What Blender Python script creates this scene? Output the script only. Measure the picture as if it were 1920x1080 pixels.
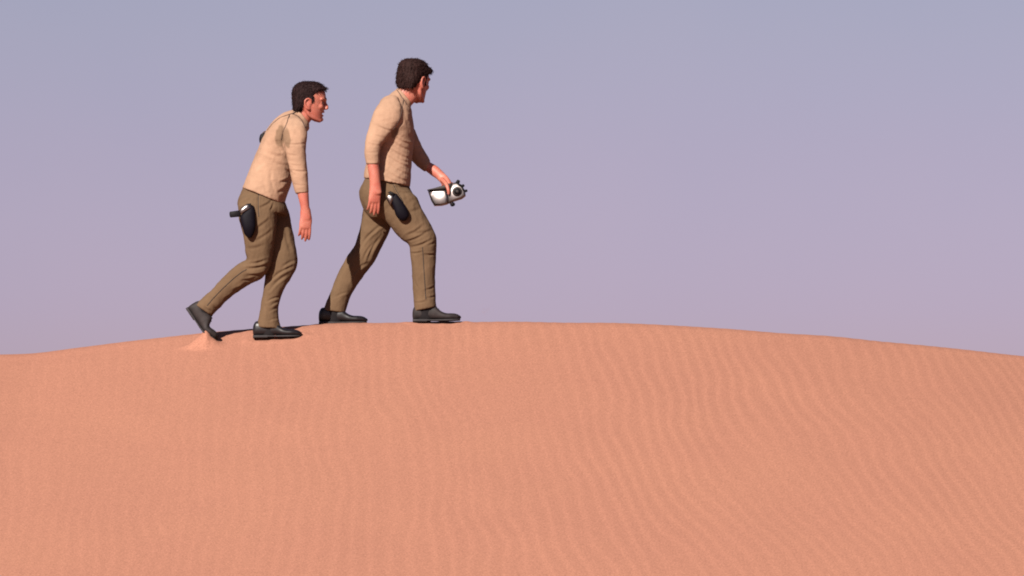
import bpy, bmesh, math, random
import numpy as np
from mathutils import Vector, Matrix, noise
from mathutils.bvhtree import BVHTree

random.seed(7); np.random.seed(7)
R = math.radians
scene = bpy.context.scene
for o in list(bpy.data.objects): bpy.data.objects.remove(o)

# ------------------------------------------------------------------ camera
CAM = Vector((0.0, -40.0, -1.5))
LENS = 225.0
AIM = Vector((0.0, 0.0, 0.21))
cam_data = bpy.data.cameras.new('camera')
cam = bpy.data.objects.new('camera', cam_data)
scene.collection.objects.link(cam)
cam.location = CAM
PITCH = math.atan2(AIM.z - CAM.z, AIM.y - CAM.y)
cam.rotation_euler = (math.pi / 2 + PITCH, 0, 0)
cam_data.lens = LENS; cam_data.sensor_width = 36.0
cam_data.clip_start = 0.5; cam_data.clip_end = 20000
scene.camera = cam

# ------------------------------------------------------------------ light
SUN_ELEV = R(32)
TRAVEL = Vector((0.53, 1.0, 0)).normalized() * math.cos(SUN_ELEV) + Vector((0, 0, -math.sin(SUN_ELEV)))
sun_data = bpy.data.lights.new('sun', 'SUN')
sun = bpy.data.objects.new('sun', sun_data)
scene.collection.objects.link(sun)
sun.rotation_euler = TRAVEL.to_track_quat('-Z', 'Y').to_euler()
sun_data.energy = 5.0; sun_data.angle = R(0.53); sun_data.color = (1.0, 0.93, 0.84)

world = bpy.data.worlds.new('World'); scene.world = world
world.use_nodes = True
wn = world.node_tree; wn.nodes.clear()
w_out = wn.nodes.new('ShaderNodeOutputWorld'); w_bg = wn.nodes.new('ShaderNodeBackground')
w_sky = wn.nodes.new('ShaderNodeTexSky'); w_sky.sky_type = 'NISHITA'; w_sky.sun_disc = False
w_sky.sun_elevation = SUN_ELEV
w_sky.sun_rotation = math.atan2(-TRAVEL.x, -TRAVEL.y)
w_sky.air_density = 1.0; w_sky.dust_density = 0.7; w_sky.ozone_density = 2.0
w_tint = wn.nodes.new('ShaderNodeMixRGB'); w_tint.blend_type = 'MULTIPLY'; w_tint.inputs[0].default_value = 1.0
w_geo = wn.nodes.new('ShaderNodeTexCoord'); w_sep = wn.nodes.new('ShaderNodeSeparateXYZ')
w_ramp = wn.nodes.new('ShaderNodeValToRGB')
wn.links.new(w_geo.outputs['Generated'], w_sep.inputs[0])
wn.links.new(w_sep.outputs['Z'], w_ramp.inputs[0])
er = w_ramp.color_ramp.elements
er[0].position = 0.04; er[0].color = (0.530, 0.392, 0.605, 1)
er[1].position = 0.084; er[1].color = (0.550, 0.410, 0.512, 1)
for p_, c_ in ((0.064, (0.540, 0.392, 0.545, 1)), (0.16, (0.53, 0.43, 0.47, 1)), (0.7, (0.40, 0.40, 0.48, 1))):
    e_ = er.new(p_); e_.color = c_
wn.links.new(w_sky.outputs[0], w_tint.inputs[1]); wn.links.new(w_ramp.outputs[0], w_tint.inputs[2])
w_n = wn.nodes.new('ShaderNodeTexNoise'); w_n.inputs['Scale'].default_value = 26; w_n.inputs['Detail'].default_value = 3
wn.links.new(w_geo.outputs['Generated'], w_n.inputs['Vector'])
w_nr = wn.nodes.new('ShaderNodeValToRGB'); ne = w_nr.color_ramp.elements
ne[0].position = 0.3; ne[0].color = (0.98, 0.985, 0.99, 1); ne[1].position = 0.7; ne[1].color = (1.01, 1.0, 0.995, 1)
wn.links.new(w_n.outputs['Fac'], w_nr.inputs[0])
w_haze = wn.nodes.new('ShaderNodeMixRGB'); w_haze.blend_type = 'MULTIPLY'; w_haze.inputs[0].default_value = 1.0
wn.links.new(w_tint.outputs[0], w_haze.inputs[1]); wn.links.new(w_nr.outputs[0], w_haze.inputs[2])
wn.links.new(w_haze.outputs[0], w_bg.inputs[0]); wn.links.new(w_bg.outputs[0], w_out.inputs[0])
w_bg.inputs[1].default_value = 0.057

vs = scene.view_settings
scene.display_settings.display_device = 'sRGB'
vs.view_transform = 'Standard'; vs.look = 'None'; vs.gamma = 1.0; vs.use_curve_mapping = False
vs.exposure = 1.3
scene.render.engine = 'CYCLES'
scene.cycles.max_bounces = 6
scene.cycles.pixel_filter_type = 'BLACKMAN_HARRIS'
scene.cycles.filter_width = 1.9

def P(px, py, y):
    """point on the vertical plane Y=y seen at photo pixel (px, py)"""
    k = 36.0 / LENS / 1920.0
    dx = (px - 960) * k; dz = -(py - 540) * k
    d = Vector((dx, 1.0, dz)); d.rotate(Matrix.Rotation(PITCH, 3, 'X'))
    t = (y - CAM.y) / d.y
    return CAM + d * t

# ------------------------------------------------------------------ materials
KA = 0.815     # all albedos share one exposure balance
class NT:
    def __init__(s, name):
        s.m = bpy.data.materials.new(name); s.m.use_nodes = True
        s.t = s.m.node_tree; s.b = s.t.nodes['Principled BSDF']
    def n(s, typ, **kw):
        nd = s.t.nodes.new(typ)
        for k, v in kw.items():
            if k.startswith('i_'): nd.inputs[k[2:].replace('_', ' ')].default_value = v
            else: setattr(nd, k, v)
        return nd
    def l(s, a, b): s.t.links.new(a, b)
    def coord(s, scale=(1, 1, 1)):
        tc = s.n('ShaderNodeTexCoord'); mp = s.n('ShaderNodeMapping')
        mp.inputs['Scale'].default_value = scale
        s.l(tc.outputs['Object'], mp.inputs[0]); return mp.outputs[0]
    def noise(s, co, scale, detail=4, rough=0.6):
        nd = s.n('ShaderNodeTexNoise'); s.l(co, nd.inputs['Vector'])
        nd.inputs['Scale'].default_value = scale; nd.inputs['Detail'].default_value = detail
        nd.inputs['Roughness'].default_value = rough; return nd.outputs['Fac']
    def ramp(s, f, p0, c0, p1, c1):
        r = s.n('ShaderNodeValToRGB'); s.l(f, r.inputs[0])
        e = r.color_ramp.elements; e[0].position = p0; e[0].color = (*c0, 1); e[1].position = p1; e[1].color = (*c1, 1)
        return r.outputs[0]
    def mul(s, a, b, f=1.0):
        x = s.n('ShaderNodeMixRGB', blend_type='MULTIPLY'); x.inputs[0].default_value = f
        s.l(a, x.inputs[1]); s.l(b, x.inputs[2]); return x.outputs[0]
    def bump(s, f, strength, dist, prev=None):
        b = s.n('ShaderNodeBump'); b.inputs['Strength'].default_value = strength; b.inputs['Distance'].default_value = dist
        s.l(f, b.inputs['Height'])
        if prev: s.l(prev, b.inputs['Normal'])
        return b.outputs[0]
    def fin(s, col=None, nrm=None, rough=0.8, metal=0.0, spec=0.3):
        if col is not None:
            if isinstance(col, tuple): s.b.inputs['Base Color'].default_value = (*col, 1)
            else: s.l(col, s.b.inputs['Base Color'])
        if nrm: s.l(nrm, s.b.inputs['Normal'])
        s.b.inputs['Roughness'].default_value = rough; s.b.inputs['Metallic'].default_value = metal
        s.b.inputs['Specular IOR Level'].default_value = spec
        return s.m

def cloth(name, c, stain=True, wrinkle=0.004, stretch=(1, 1, 1)):
    c = tuple(x * KA for x in c)
    k = NT(name); co = k.coord()
    v = k.noise(co, 9, 5); f = k.noise(co, 420, 2)
    a = tuple(x * 0.86 for x in c); b = tuple(min(1, x * 1.1) for x in c)
    col = k.ramp(v, 0.3, a, 0.7, b)
    col = k.mul(col, k.ramp(f, 0.3, (0.86,) * 3, 0.7, (1.0,) * 3))
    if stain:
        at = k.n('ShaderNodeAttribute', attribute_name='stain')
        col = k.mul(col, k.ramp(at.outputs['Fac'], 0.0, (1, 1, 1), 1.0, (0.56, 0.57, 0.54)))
    ws = k.noise(k.coord(stretch), 26, 3, 0.5)
    n1 = k.bump(ws, 0.6, wrinkle)
    n2 = k.bump(f, 0.35, 0.0008, n1)
    return k.fin(col, n2, 0.92, 0, 0.12)

def simple(name, c, rough, metal=0.0, spec=0.4, var=0.15, scale=40, b=0.0005):
    c = tuple(x * KA for x in c)
    k = NT(name); co = k.coord(); f = k.noise(co, scale, 4)
    col = k.ramp(f, 0.3, tuple(x * (1 - var) for x in c), 0.7, tuple(min(1, x * (1 + var)) for x in c))
    return k.fin(col, k.bump(f, 0.4, b), rough, metal, spec)

M_SHIRT = cloth('tan_knit', (0.315, 0.190, 0.127), wrinkle=0.005, stretch=(0.7, 0.7, 1.5))
M_TROUSER = cloth('khaki_twill', (0.110, 0.067, 0.038), wrinkle=0.006, stretch=(1, 1, 0.7))
M_PIPING = simple('brown_piping', (0.05, 0.026, 0.018), 0.8)
M_ZIP = simple('dark_zip', (0.014, 0.008, 0.006), 0.8)
M_SHOE = simple('black_leather', (0.007, 0.005, 0.006), 0.42, spec=0.35, var=0.3, scale=25, b=0.001)
M_SHOE_DUSTY = simple('dusty_black_leather', (0.015, 0.010, 0.010), 0.7, spec=0.25, var=0.5, scale=22, b=0.001)
M_SOLE = simple('dark_rubber', (0.016, 0.012, 0.013), 0.8, var=0.4)
M_SILVER = simple('brushed_silver', (0.17, 0.146, 0.14), 0.31, 1.0, 0.5, 0.06, 30, 0.0004)
M_BLACKP = simple('black_plastic', (0.005, 0.004, 0.005), 0.6, spec=0.10)
M_POUCH = simple('dark_navy_vinyl', (0.0035, 0.0025, 0.005), 0.6, spec=0.06, var=0.25, scale=30, b=0.001)
M_DARKBROWN = simple('dark_brown_lining', (0.02, 0.013, 0.011), 0.7)
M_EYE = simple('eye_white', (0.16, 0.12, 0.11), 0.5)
M_SOCK = simple('black_sock', (0.012, 0.010, 0.011), 0.9, spec=0.1)
M_IRIS = simple('iris', (0.05, 0.03, 0.02), 0.2)

def skin_mat(name, c):
    c = tuple(x * KA for x in c)
    k = NT(name); co = k.coord()
    v = k.noise(co, 14, 4); f = k.noise(co, 300, 2)
    col = k.ramp(v, 0.3, (c[0] * 0.88, c[1] * 0.74, c[2] * 0.72), 0.7, (min(1, c[0] * 1.06), c[1] * 1.28, c[2] * 1.22))
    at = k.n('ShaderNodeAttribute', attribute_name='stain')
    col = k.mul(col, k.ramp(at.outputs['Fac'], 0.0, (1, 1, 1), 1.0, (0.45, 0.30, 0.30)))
    m = k.fin(col, k.bump(f, 0.3, 0.0006), 0.52, 0, 0.35)
    k.b.inputs['Subsurface Weight'].default_value = 0.12
    k.b.inputs['Subsurface Radius'].default_value = (0.02, 0.007, 0.004)
    k.b.inputs['Subsurface Scale'].default_value = 0.3
    return m
M_SKIN = skin_mat('sunburnt_skin', (0.365, 0.108, 0.078))

def hair_mat(name, c):
    c = tuple(x * KA for x in c)
    k = NT(name); co = k.coord((1, 1, 0.25)); f = k.noise(co, 160, 4)
    col = k.ramp(f, 0.35, tuple(x * 0.5 for x in c), 0.7, tuple(x * 1.7 for x in c))
    return k.fin(col, k.bump(f, 0.8, 0.003), 0.75, 0, 0.08)
M_HAIR_A = hair_mat('dark_brown_hair', (0.0125, 0.0052, 0.0055))
M_HAIR_B = hair_mat('brown_hair', (0.0165, 0.0068, 0.006))

def sand_mat():
    k = NT('orange_sand'); co = k.coord()
    g1 = k.noise(co, 90, 4, 0.75); g2 = k.noise(co, 1.1, 3)
    g3 = k.noise(k.coord((1, 0.35, 1)), 170, 3, 0.8)
    col = k.ramp(g2, 0.35, (0.315, 0.141, 0.096), 0.65, (0.323, 0.146, 0.098))
    col = k.mul(col, k.ramp(g1, 0.32, (0.64, 0.64, 0.64), 0.68, (1.0, 1.0, 1.0)))
    col = k.mul(col, k.ramp(g3, 0.34, (0.80, 0.79, 0.78), 0.66, (1.0, 1.0, 1.0)))
    n = k.bump(g1, 0.5, 0.0012)
    return k.fin(col, k.bump(g3, 0.4, 0.0008, n), 0.95, 0, 0.08)
M_SAND = sand_mat()

# ------------------------------------------------------------------ dune
CREST_PX = [(-200, 668), (0, 665), (60, 663), (150, 651), (300, 634), (350, 628.5), (400, 623.5), (450, 619.5), (600, 608.5), (700, 605.5), (860, 603.5), (1000, 603.5),
            (1200, 608), (1400, 619.5), (1600, 635), (1800, 654), (1920, 668), (2200, 700)]
cx = np.array([P(a, b, 0).x for a, b in CREST_PX]); cz = np.array([P(a, b, 0).z for a, b in CREST_PX])
def hermite(x, xs, ys):
    m = np.gradient(ys, xs)
    x = np.asarray(x, float); i = np.clip(np.searchsorted(xs, x) - 1, 0, len(xs) - 2)
    h = xs[i + 1] - xs[i]; t = np.clip((x - xs[i]) / h, 0, 1)
    return ((2*t**3 - 3*t**2 + 1) * ys[i] + (t**3 - 2*t**2 + t) * h * m[i] + (-2*t**3 + 3*t**2) * ys[i+1] + (t**3 - t**2) * h * m[i+1])
def crest(x):
    x = np.asarray(x, float)
    c = hermite(x, cx, cz)
    lo = x < cx[0]; hi = x > cx[-1]
    c = np.where(lo, cz[0] + 1.2 * (np.exp((x - cx[0]) / 22.0) - 1) * 1.0, c)
    s = 0.24
    c = np.where(hi, cz[-1] - s * 9 * (1 - np.exp(-(x - cx[-1]) / 9.0)), c)
    return c
RAD = 0.6; S1 = 0.33; S2 = 0.30
def prof(y):
    y = np.asarray(y, float)
    yb = RAD * S1
    near = np.where(y > -yb, y * y / (2 * RAD), yb * yb / (2 * RAD) + S1 * (-y - yb))
    # concave foot of the slope far below the frame, levelling at about -4.6
    d = np.maximum(-y - 6.0, 0)
    near = np.where(y < -6.0, yb*yb/(2*RAD) + S1*(6.0-yb) + S1 * 9.0 * (1 - np.exp(-d / 9.0)), near)
    yf = 1.4
    far = np.where(y < yf, y*y/(2*2.6), yf*yf/(2*2.6) + (yf/2.6) * 9.0 * (1 - np.exp(-np.maximum(y - yf, 0) / 9.0)))
    return np.where(y < 0, near, far)
def height(x, y):
    x = np.asarray(x, float); y = np.asarray(y, float)
    k = np.exp(np.minimum(y + 0.25, 0) / 3.2); c = crest(x)
    base = c * k + (-0.06) * (1 - k) - prof(y)
    r = np.hypot(x, y)
    und = 0.5 * np.sin(x / 23.0 + 1.3) * np.sin(y / 19.0 + 0.4) + 0.25 * np.sin(x / 9.0 + y / 12.0)
    return base + und * np.clip((r - 12) / 30.0, 0, 1)

def axis(lo, hi, step, far, g=1.12):
    a = list(np.arange(lo, hi + step / 2, step)); s = step; x = a[-1]
    up = []
    while x < far: s *= g; x += s; up.append(x)
    s = step; x = a[0]; dn = []
    while x > -far: s *= g; x -= s; dn.append(x)
    return np.array(dn[::-1] + a + up)
xs = axis(-3.6, 3.6, 0.0115, 2500); ys = axis(-5.6, 0.5, 0.022, 2500)

def vnoise(X, Y, sx, sy, seed):
    """smooth value noise on arrays"""
    rng = np.random.RandomState(seed); T = rng.rand(256, 256) * 2 - 1
    u = X * sx + 1000; v = Y * sy + 1000
    i = np.floor(u).astype(int); j = np.floor(v).astype(int)
    fu = u - i; fv = v - j; fu = fu*fu*(3-2*fu); fv = fv*fv*(3-2*fv)
    i %= 256; j %= 256; i1 = (i+1) % 256; j1 = (j+1) % 256
    return (T[i, j]*(1-fu)*(1-fv) + T[i1, j]*fu*(1-fv) + T[i, j1]*(1-fu)*fv + T[i1, j1]*fu*fv)

X, Y = np.meshgrid(xs, ys)
Z = height(X, Y)
# wind ripples: run down the slope, leaning and branching
lean = 0.03 + 0.13 / (1 + np.exp(-(X - 0.4) * 1.6))
warp = (0.10 * vnoise(X, Y, 0.8, 0.4, 1) + 0.05 * vnoise(X, Y, 1.9, 0.9, 2) + 0.035 * vnoise(X, Y, 5, 1.9, 3))
lam = 0.092
ph = (X + lean * (Y + 1.0) + warp) / lam * 2 * np.pi
rip = np.sin(ph + 0.45 * np.sin(ph))
amp = 0.0012 * np.clip(0.75 + 0.6 * vnoise(X, Y, 1.3, 0.7, 5), 0.2, 1.4)
amp = amp * (0.62 + 0.38 / (1 + np.exp(-(X + 1.2) * 1.6)))
fade = np.clip((Y + 9) / 3.0, 0, 1) * np.clip((3 - Y) / 2, 0, 1) * np.clip((5 - np.abs(X)) / 1.2, 0, 1)
Z = Z + rip * amp * fade * np.clip((0.25 - Y) / 0.5, 0.25, 1)
Z = Z + fade * 0.004 * vnoise(X, Y, 3.0, 2.0, 9)

def solve_y(px, py, lo=-1.5, hi=-0.02):
    """depth at which the sight line through a pixel meets the dune"""
    best = None
    for y in np.linspace(lo, hi, 400):
        p = P(px, py, y)
        if p.z <= height(p.x, y): return y
        best = y
    return best
YA_FAR = solve_y(520, 633.5)
YA_NEAR = YA_FAR - 0.005
print('A depths', YA_FAR, YA_NEAR)

# the clump of sand pushed up by the dragging shoe
PXM = 300.0
cA = P(387, 626, YA_NEAR - 0.042)
lx = (X - cA.x) * PXM; ly = (Y - cA.y) * PXM
side = np.where(lx < 0, 19.0, 15.0)
hm = 31.0 * np.exp(-(np.abs(lx) / side) ** 1.5) * np.exp(-(ly / 15.0) ** 2)
hm = hm * (1 + 0.25 * vnoise(X, Y, 28, 28, 12)) + 1.5 * vnoise(X, Y, 60, 60, 13) * np.clip(hm / 5, 0, 1)
trail = 3.2 * np.exp(-((lx + 26) / 22.0) ** 2 - ((ly + 4) / 10.0) ** 2)
Z = Z + (hm + trail) / PXM
# shallow pushed-up rims round the planted shoes
for (a, b, yy) in ((520, 634, YA_FAR), (640, 607, 0.08), (818, 604, -0.08)):
    c = P(a, b, yy)
    ex = (X - c.x) / 0.17; ey = (Y - c.y) / 0.065
    rr = np.sqrt(ex * ex + ey * ey)
    Z = Z + 0.006 * np.exp(-((rr - 1.1) / 0.22) ** 2) * (1 + 0.5 * vnoise(X, Y, 18, 18, 15)) - 0.004 * np.exp(-rr ** 4)

def mesh_np(name, V, F, smooth=True):
    me = bpy.data.meshes.new(name)
    V = np.asarray(V, np.float32); F = np.asarray(F, np.int32)
    k = F.shape[1]
    me.vertices.add(len(V)); me.vertices.foreach_set('co', V.ravel())
    me.loops.add(F.size); me.loops.foreach_set('vertex_index', F.ravel())
    me.polygons.add(len(F)); me.polygons.foreach_set('loop_start', np.arange(0, F.size, k, dtype=np.int32))
    me.polygons.foreach_set('loop_total', np.full(len(F), k, np.int32))
    me.polygons.foreach_set('use_smooth', np.full(len(F), smooth))
    me.update(calc_edges=True); me.validate()
    return me
ny, nx = X.shape
idx = np.arange(ny * nx).reshape(ny, nx)
F = np.stack([idx[:-1, :-1], idx[:-1, 1:], idx[1:, 1:], idx[1:, :-1]], -1).reshape(-1, 4)
me = mesh_np('ground', np.stack([X.ravel(), Y.ravel(), Z.ravel()], 1), F)
ground = bpy.data.objects.new('sand_dune', me); scene.collection.objects.link(ground)
me.materials.append(M_SAND); ground['kind'] = 'structure'
ground['label'] = 'rippled orange sand dune with a rounded crest'
print('dune verts', len(me.vertices))

# ------------------------------------------------------------------ soft-body modelling in photo-pixel units
# local frame of a figure: x = px, y = depth (px, + is away), z = -py ; 300 units = 1 m
class Geo:
    def __init__(s): s.V = []; s.F = []
    def add(s, V, F):
        b = len(s.V); s.V += [tuple(v) for v in V]; s.F += [tuple(i + b for i in f) for f in F]
    def loft(s, secs, seg=28, sub=5, p=2.2, cap=('round', 'round')):
        """secs: (centre, avec, bvec)"""
        S = np.array([[*c, *a, *b] for c, a, b in secs], float)
        n = len(S); out = []
        for i in range(n - 1):
            p0 = S[max(i-1, 0)]; p1 = S[i]; p2 = S[i+1]; p3 = S[min(i+2, n-1)]
            for t in np.linspace(0, 1, sub, endpoint=False):
                out.append(0.5 * ((2*p1) + (-p0+p2)*t + (2*p0-5*p1+4*p2-p3)*t*t + (-p0+3*p1-3*p2+p3)*t**3))
        out.append(S[-1])
        def capsecs(q, q2, kind):
            if kind == 'flat': return []
            d = q[:3] - q2[:3]; d = d / (np.linalg.norm(d) + 1e-9)
            r = min(np.linalg.norm(q[3:6]), np.linalg.norm(q[6:9])) * (1.0 if kind == 'round' else 0.35)
            L = []
            for a in (30, 55, 75, 86):
                k = math.cos(R(a)); z = q.copy(); z[:3] += d * r * math.sin(R(a)); z[3:] *= k; L.append(z)
            return L
        st = capsecs(out[0], out[1], cap[0])[::-1]; en = capsecs(out[-1], out[-2], cap[1])
        out = st + out + en
        ang = np.linspace(0, 2*np.pi, seg, endpoint=False)
        cc = np.sign(np.cos(ang)) * np.abs(np.cos(ang)) ** (2/p); ss = np.sign(np.sin(ang)) * np.abs(np.sin(ang)) ** (2/p)
        V = []; Fs = []
        for q in out:
            for a, b in zip(cc, ss): V.append(q[:3] + q[3:6]*a + q[6:9]*b)
        m = len(out)
        for i in range(m-1):
            for j in range(seg):
                k = (j+1) % seg
                Fs.append((i*seg+j, i*seg+k, (i+1)*seg+k, (i+1)*seg+j))
        Fs.append(tuple(range(seg))[::-1]); Fs.append(tuple((m-1)*seg+j for j in range(seg)))
        s.add(V, Fs)
    def sil(s, rows, shrink=1.0, **kw):
        """rows: (x1,y1,x2,y2,depth,halfdepth): silhouette edges of a limb"""
        secs = []
        for (x1, y1, x2, y2, d, h) in rows:
            c = ((x1+x2)/2, d, -(y1+y2)/2)
            secs.append((c, ((x2-x1)/2*shrink, 0, -(y2-y1)/2*shrink), (0, h*shrink, 0)))
        s.loft(secs, **kw)
    def tube(s, pts, rad, seg=14, sub=4, flat=1.0, up=(0, 1, 0), **kw):
        pts = [Vector(p) for p in pts]; secs = []
        for i, p in enumerate(pts):
            t = (pts[min(i+1, len(pts)-1)] - pts[max(i-1, 0)]).normalized()
            u = Vector(up); b = (u - t * u.dot(t))
            if b.length < 0.1: b = t.orthogonal()
            b.normalize(); a = t.cross(b)
            r = rad[i] if hasattr(rad, '__len__') else rad
            secs.append((tuple(p), tuple(a * r), tuple(b * r * flat)))
        s.loft(secs, seg=seg, sub=sub, p=2.0, **kw)
    def ball(s, c, r, axes=None, seg=16):
        rx, ry, rz = (r, r, r) if not hasattr(r, '__len__') else r
        A = axes or ((1,0,0),(0,1,0),(0,0,1))
        A = [Vector(a) for a in A]; V = []; Fs = []
        n = seg // 2
        for i in range(1, n):
            th = math.pi*i/n
            for j in range(seg):
                ph_ = 2*math.pi*j/seg
                V.append(Vector(c) + A[0]*rx*math.sin(th)*math.cos(ph_) + A[1]*ry*math.sin(th)*math.sin(ph_) + A[2]*rz*math.cos(th))
        t = len(V); V.append(Vector(c)+A[2]*rz); V.append(Vector(c)-A[2]*rz)
        for i in range(n-2):
            for j in range(seg):
                k = (j+1) % seg; Fs.append((i*seg+j, (i+1)*seg+j, (i+1)*seg+k, i*seg+k))
        for j in range(seg):
            k = (j+1) % seg; Fs.append((t, j, k)); Fs.append((t+1, (n-2)*seg+k, (n-2)*seg+j))
        s.add(V, Fs)

def fuse(g, voxel, smooth=3, factor=0.5):
    """voxel union -> (V, F, N) numpy"""
    me = bpy.data.meshes.new('tmp'); me.from_pydata(g.V, [], g.F); me.update()
    bm = bmesh.new(); bm.from_mesh(me); bmesh.ops.recalc_face_normals(bm, faces=bm.faces[:]); bm.to_mesh(me); bm.free()
    ob = bpy.data.objects.new('tmp', me); scene.collection.objects.link(ob)
    md = ob.modifiers.new('r', 'REMESH'); md.mode = 'VOXEL'; md.voxel_size = voxel; md.adaptivity = 0
    if smooth:
        sm = ob.modifiers.new('s', 'SMOOTH'); sm.iterations = smooth; sm.factor = factor
    dg = bpy.context.evaluated_depsgraph_get(); ev = ob.evaluated_get(dg); m2 = ev.to_mesh()
    V = np.empty(len(m2.vertices)*3); m2.vertices.foreach_get('co', V); V = V.reshape(-1, 3)
    N = np.empty(len(m2.vertices)*3); m2.vertices.foreach_get('normal', N); N = N.reshape(-1, 3)
    F = [tuple(p.vertices) for p in m2.polygons]
    ev.to_mesh_clear(); bpy.data.objects.remove(ob); bpy.data.meshes.remove(me)
    return V, F, N

def folds(V, N, L, gain=0.62, sharp=0.85):
    """press creases: (x1,y1,x2,y2,width,depth) on the side that faces the sun"""
    out = np.zeros(len(V)); fx = V[:, 0]; fy = -V[:, 2]
    face = np.clip(-N[:, 1] * 1.4, 0, 1)
    for (x1, y1, x2, y2, w, d) in L:
        dx, dy = x2-x1, y2-y1; l2 = dx*dx+dy*dy; l = math.sqrt(l2)
        t = np.clip(((fx-x1)*dx + (fy-y1)*dy)/l2, 0, 1)
        bow = 0.06 * l * np.sin(np.pi * t)
        ex = fx-(x1+t*dx) - bow*(-dy/l); ey = fy-(y1+t*dy) - bow*(dx/l)
        r = np.hypot(ex, ey); sgn = (-(dy/l)*ex + (dx/l)*ey)
        env = np.sin(np.pi*np.clip(t, 0.06, 0.94))**0.5
        out += (-d*np.exp(-(r/w)**2) + 0.55*d*np.exp(-((sgn+1.9*w)/(1.2*w))**2) * np.exp(-((r-1.9*w)/(1.6*w))**2)) * env * gain
    return V + N * (out*face)[:, None]

def crumple(V, N, amp, scale, stretch=(1, 1, 1), seed=0):
    o = np.empty(len(V))
    for i, v in enumerate(V):
        q = Vector((v[0]*stretch[0]/scale+seed, v[1]*stretch[1]/scale, v[2]*stretch[2]/scale))
        a = noise.noise(q); b = noise.noise(q*2.1)
        o[i] = (1-abs(a)*2.4)*0.6 + b*0.4
    return V + N*(o*amp)[:, None]

class Figure:
    def __init__(s, ax, ay, y0):
        s.ax, s.ay = ax, ay; s.o = P(ax, ay, y0); s.S = PXM * 40.0/(40.0+y0)
        s.y0 = y0
    def w(s, V, base=None):
        V = np.asarray(V, float).reshape(-1, 3)
        Q = np.stack([(V[:, 0]-s.ax)/s.S, V[:, 1]/s.S, (V[:, 2]+s.ay)/s.S], 1) + np.array(s.o)
        return Q if base is None else Q - np.array(base)

def make_obj(fig, name, V, F, mat, root, smooth=True, stain=None, base=None):
    base = root.location if root is not None else base
    me = bpy.data.meshes.new(name)
    me.from_pydata(fig.w(V, base).tolist(), [], F); me.update()
    me.polygons.foreach_set('use_smooth', [smooth]*len(me.polygons))
    if stain is not None:
        at = me.attributes.new('stain', 'FLOAT', 'POINT'); at.data.foreach_set('value', np.asarray(stain, np.float32))
    me.materials.append(mat)
    ob = bpy.data.objects.new(name, me); scene.collection.objects.link(ob)
    return ob
def part(fig, name, V, F, mat, root, thing_root=None, **kw):
    """root is the direct parent; thing_root the Empty whose origin all parts share"""
    tr = thing_root or root
    ob = make_obj(fig, name, V, F, mat, tr, **kw); ob.parent = root
    return ob
def geo_part(fig, name, g, mat, root, thing_root=None, bevel=0, smooth=True, label=None):
    ob = part(fig, name, g.V, g.F, mat, root, thing_root, smooth=smooth)
    bm = bmesh.new(); bm.from_mesh(ob.data); bmesh.ops.recalc_face_normals(bm, faces=bm.faces[:])
    if bevel:
        ed = [e for e in bm.edges if len(e.link_faces) == 2 and e.calc_face_angle(0) > 0.6]
        bmesh.ops.bevel(bm, geom=ed, offset=bevel, segments=3, affect='EDGES', profile=0.5)
    bm.to_mesh(ob.data); bm.free()
    for p_ in ob.data.polygons: p_.use_smooth = smooth
    if bevel:
        ob.data.set_sharp_from_angle(angle=R(50))
    if label: ob['label'] = label
    return ob
def root_empty(fig, name, px, py, d, label, cat):
    o = bpy.data.objects.new(name, None); scene.collection.objects.link(o)
    o.location = Vector(fig.w([(px, d, -py)])[0]); o.empty_display_size = 0.1
    o['label'] = label; o['category'] = cat
    return o
def bvh(V, F): return BVHTree.FromPolygons([Vector(v) for v in V], F)
def drape(trees, pts, r, lift=-0.1, step=2.0):
    """thin tube laid on cloth along a photo-space polyline, as seam, piping or zip"""
    P_ = []
    for (a, b) in zip(pts[:-1], pts[1:]):
        n = max(1, int(math.hypot(b[0]-a[0], b[1]-a[1])/step))
        for i in range(n): P_.append((a[0]+(b[0]-a[0])*i/n, a[1]+(b[1]-a[1])*i/n))
    P_.append(pts[-1])
    hits = []
    for (x, y) in P_:
        best = None
        for t in trees:
            h = t.ray_cast(Vector((x, -400, -y)), Vector((0, 1, 0)))
            if h[0] is not None and (best is None or h[0].y < best.y): best = h[0]
        if best is not None: hits.append(best - Vector((0, lift, 0)))
    if len(hits) < 2: return Geo()
    for _ in range(2):
        hits = [hits[0]] + [(hits[i-1]+hits[i]*2+hits[i+1])/4 for i in range(1, len(hits)-1)] + [hits[-1]]
    g = Geo(); g.tube(hits, r, seg=6, sub=1, up=(0, 1, 0.01)); return g

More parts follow.
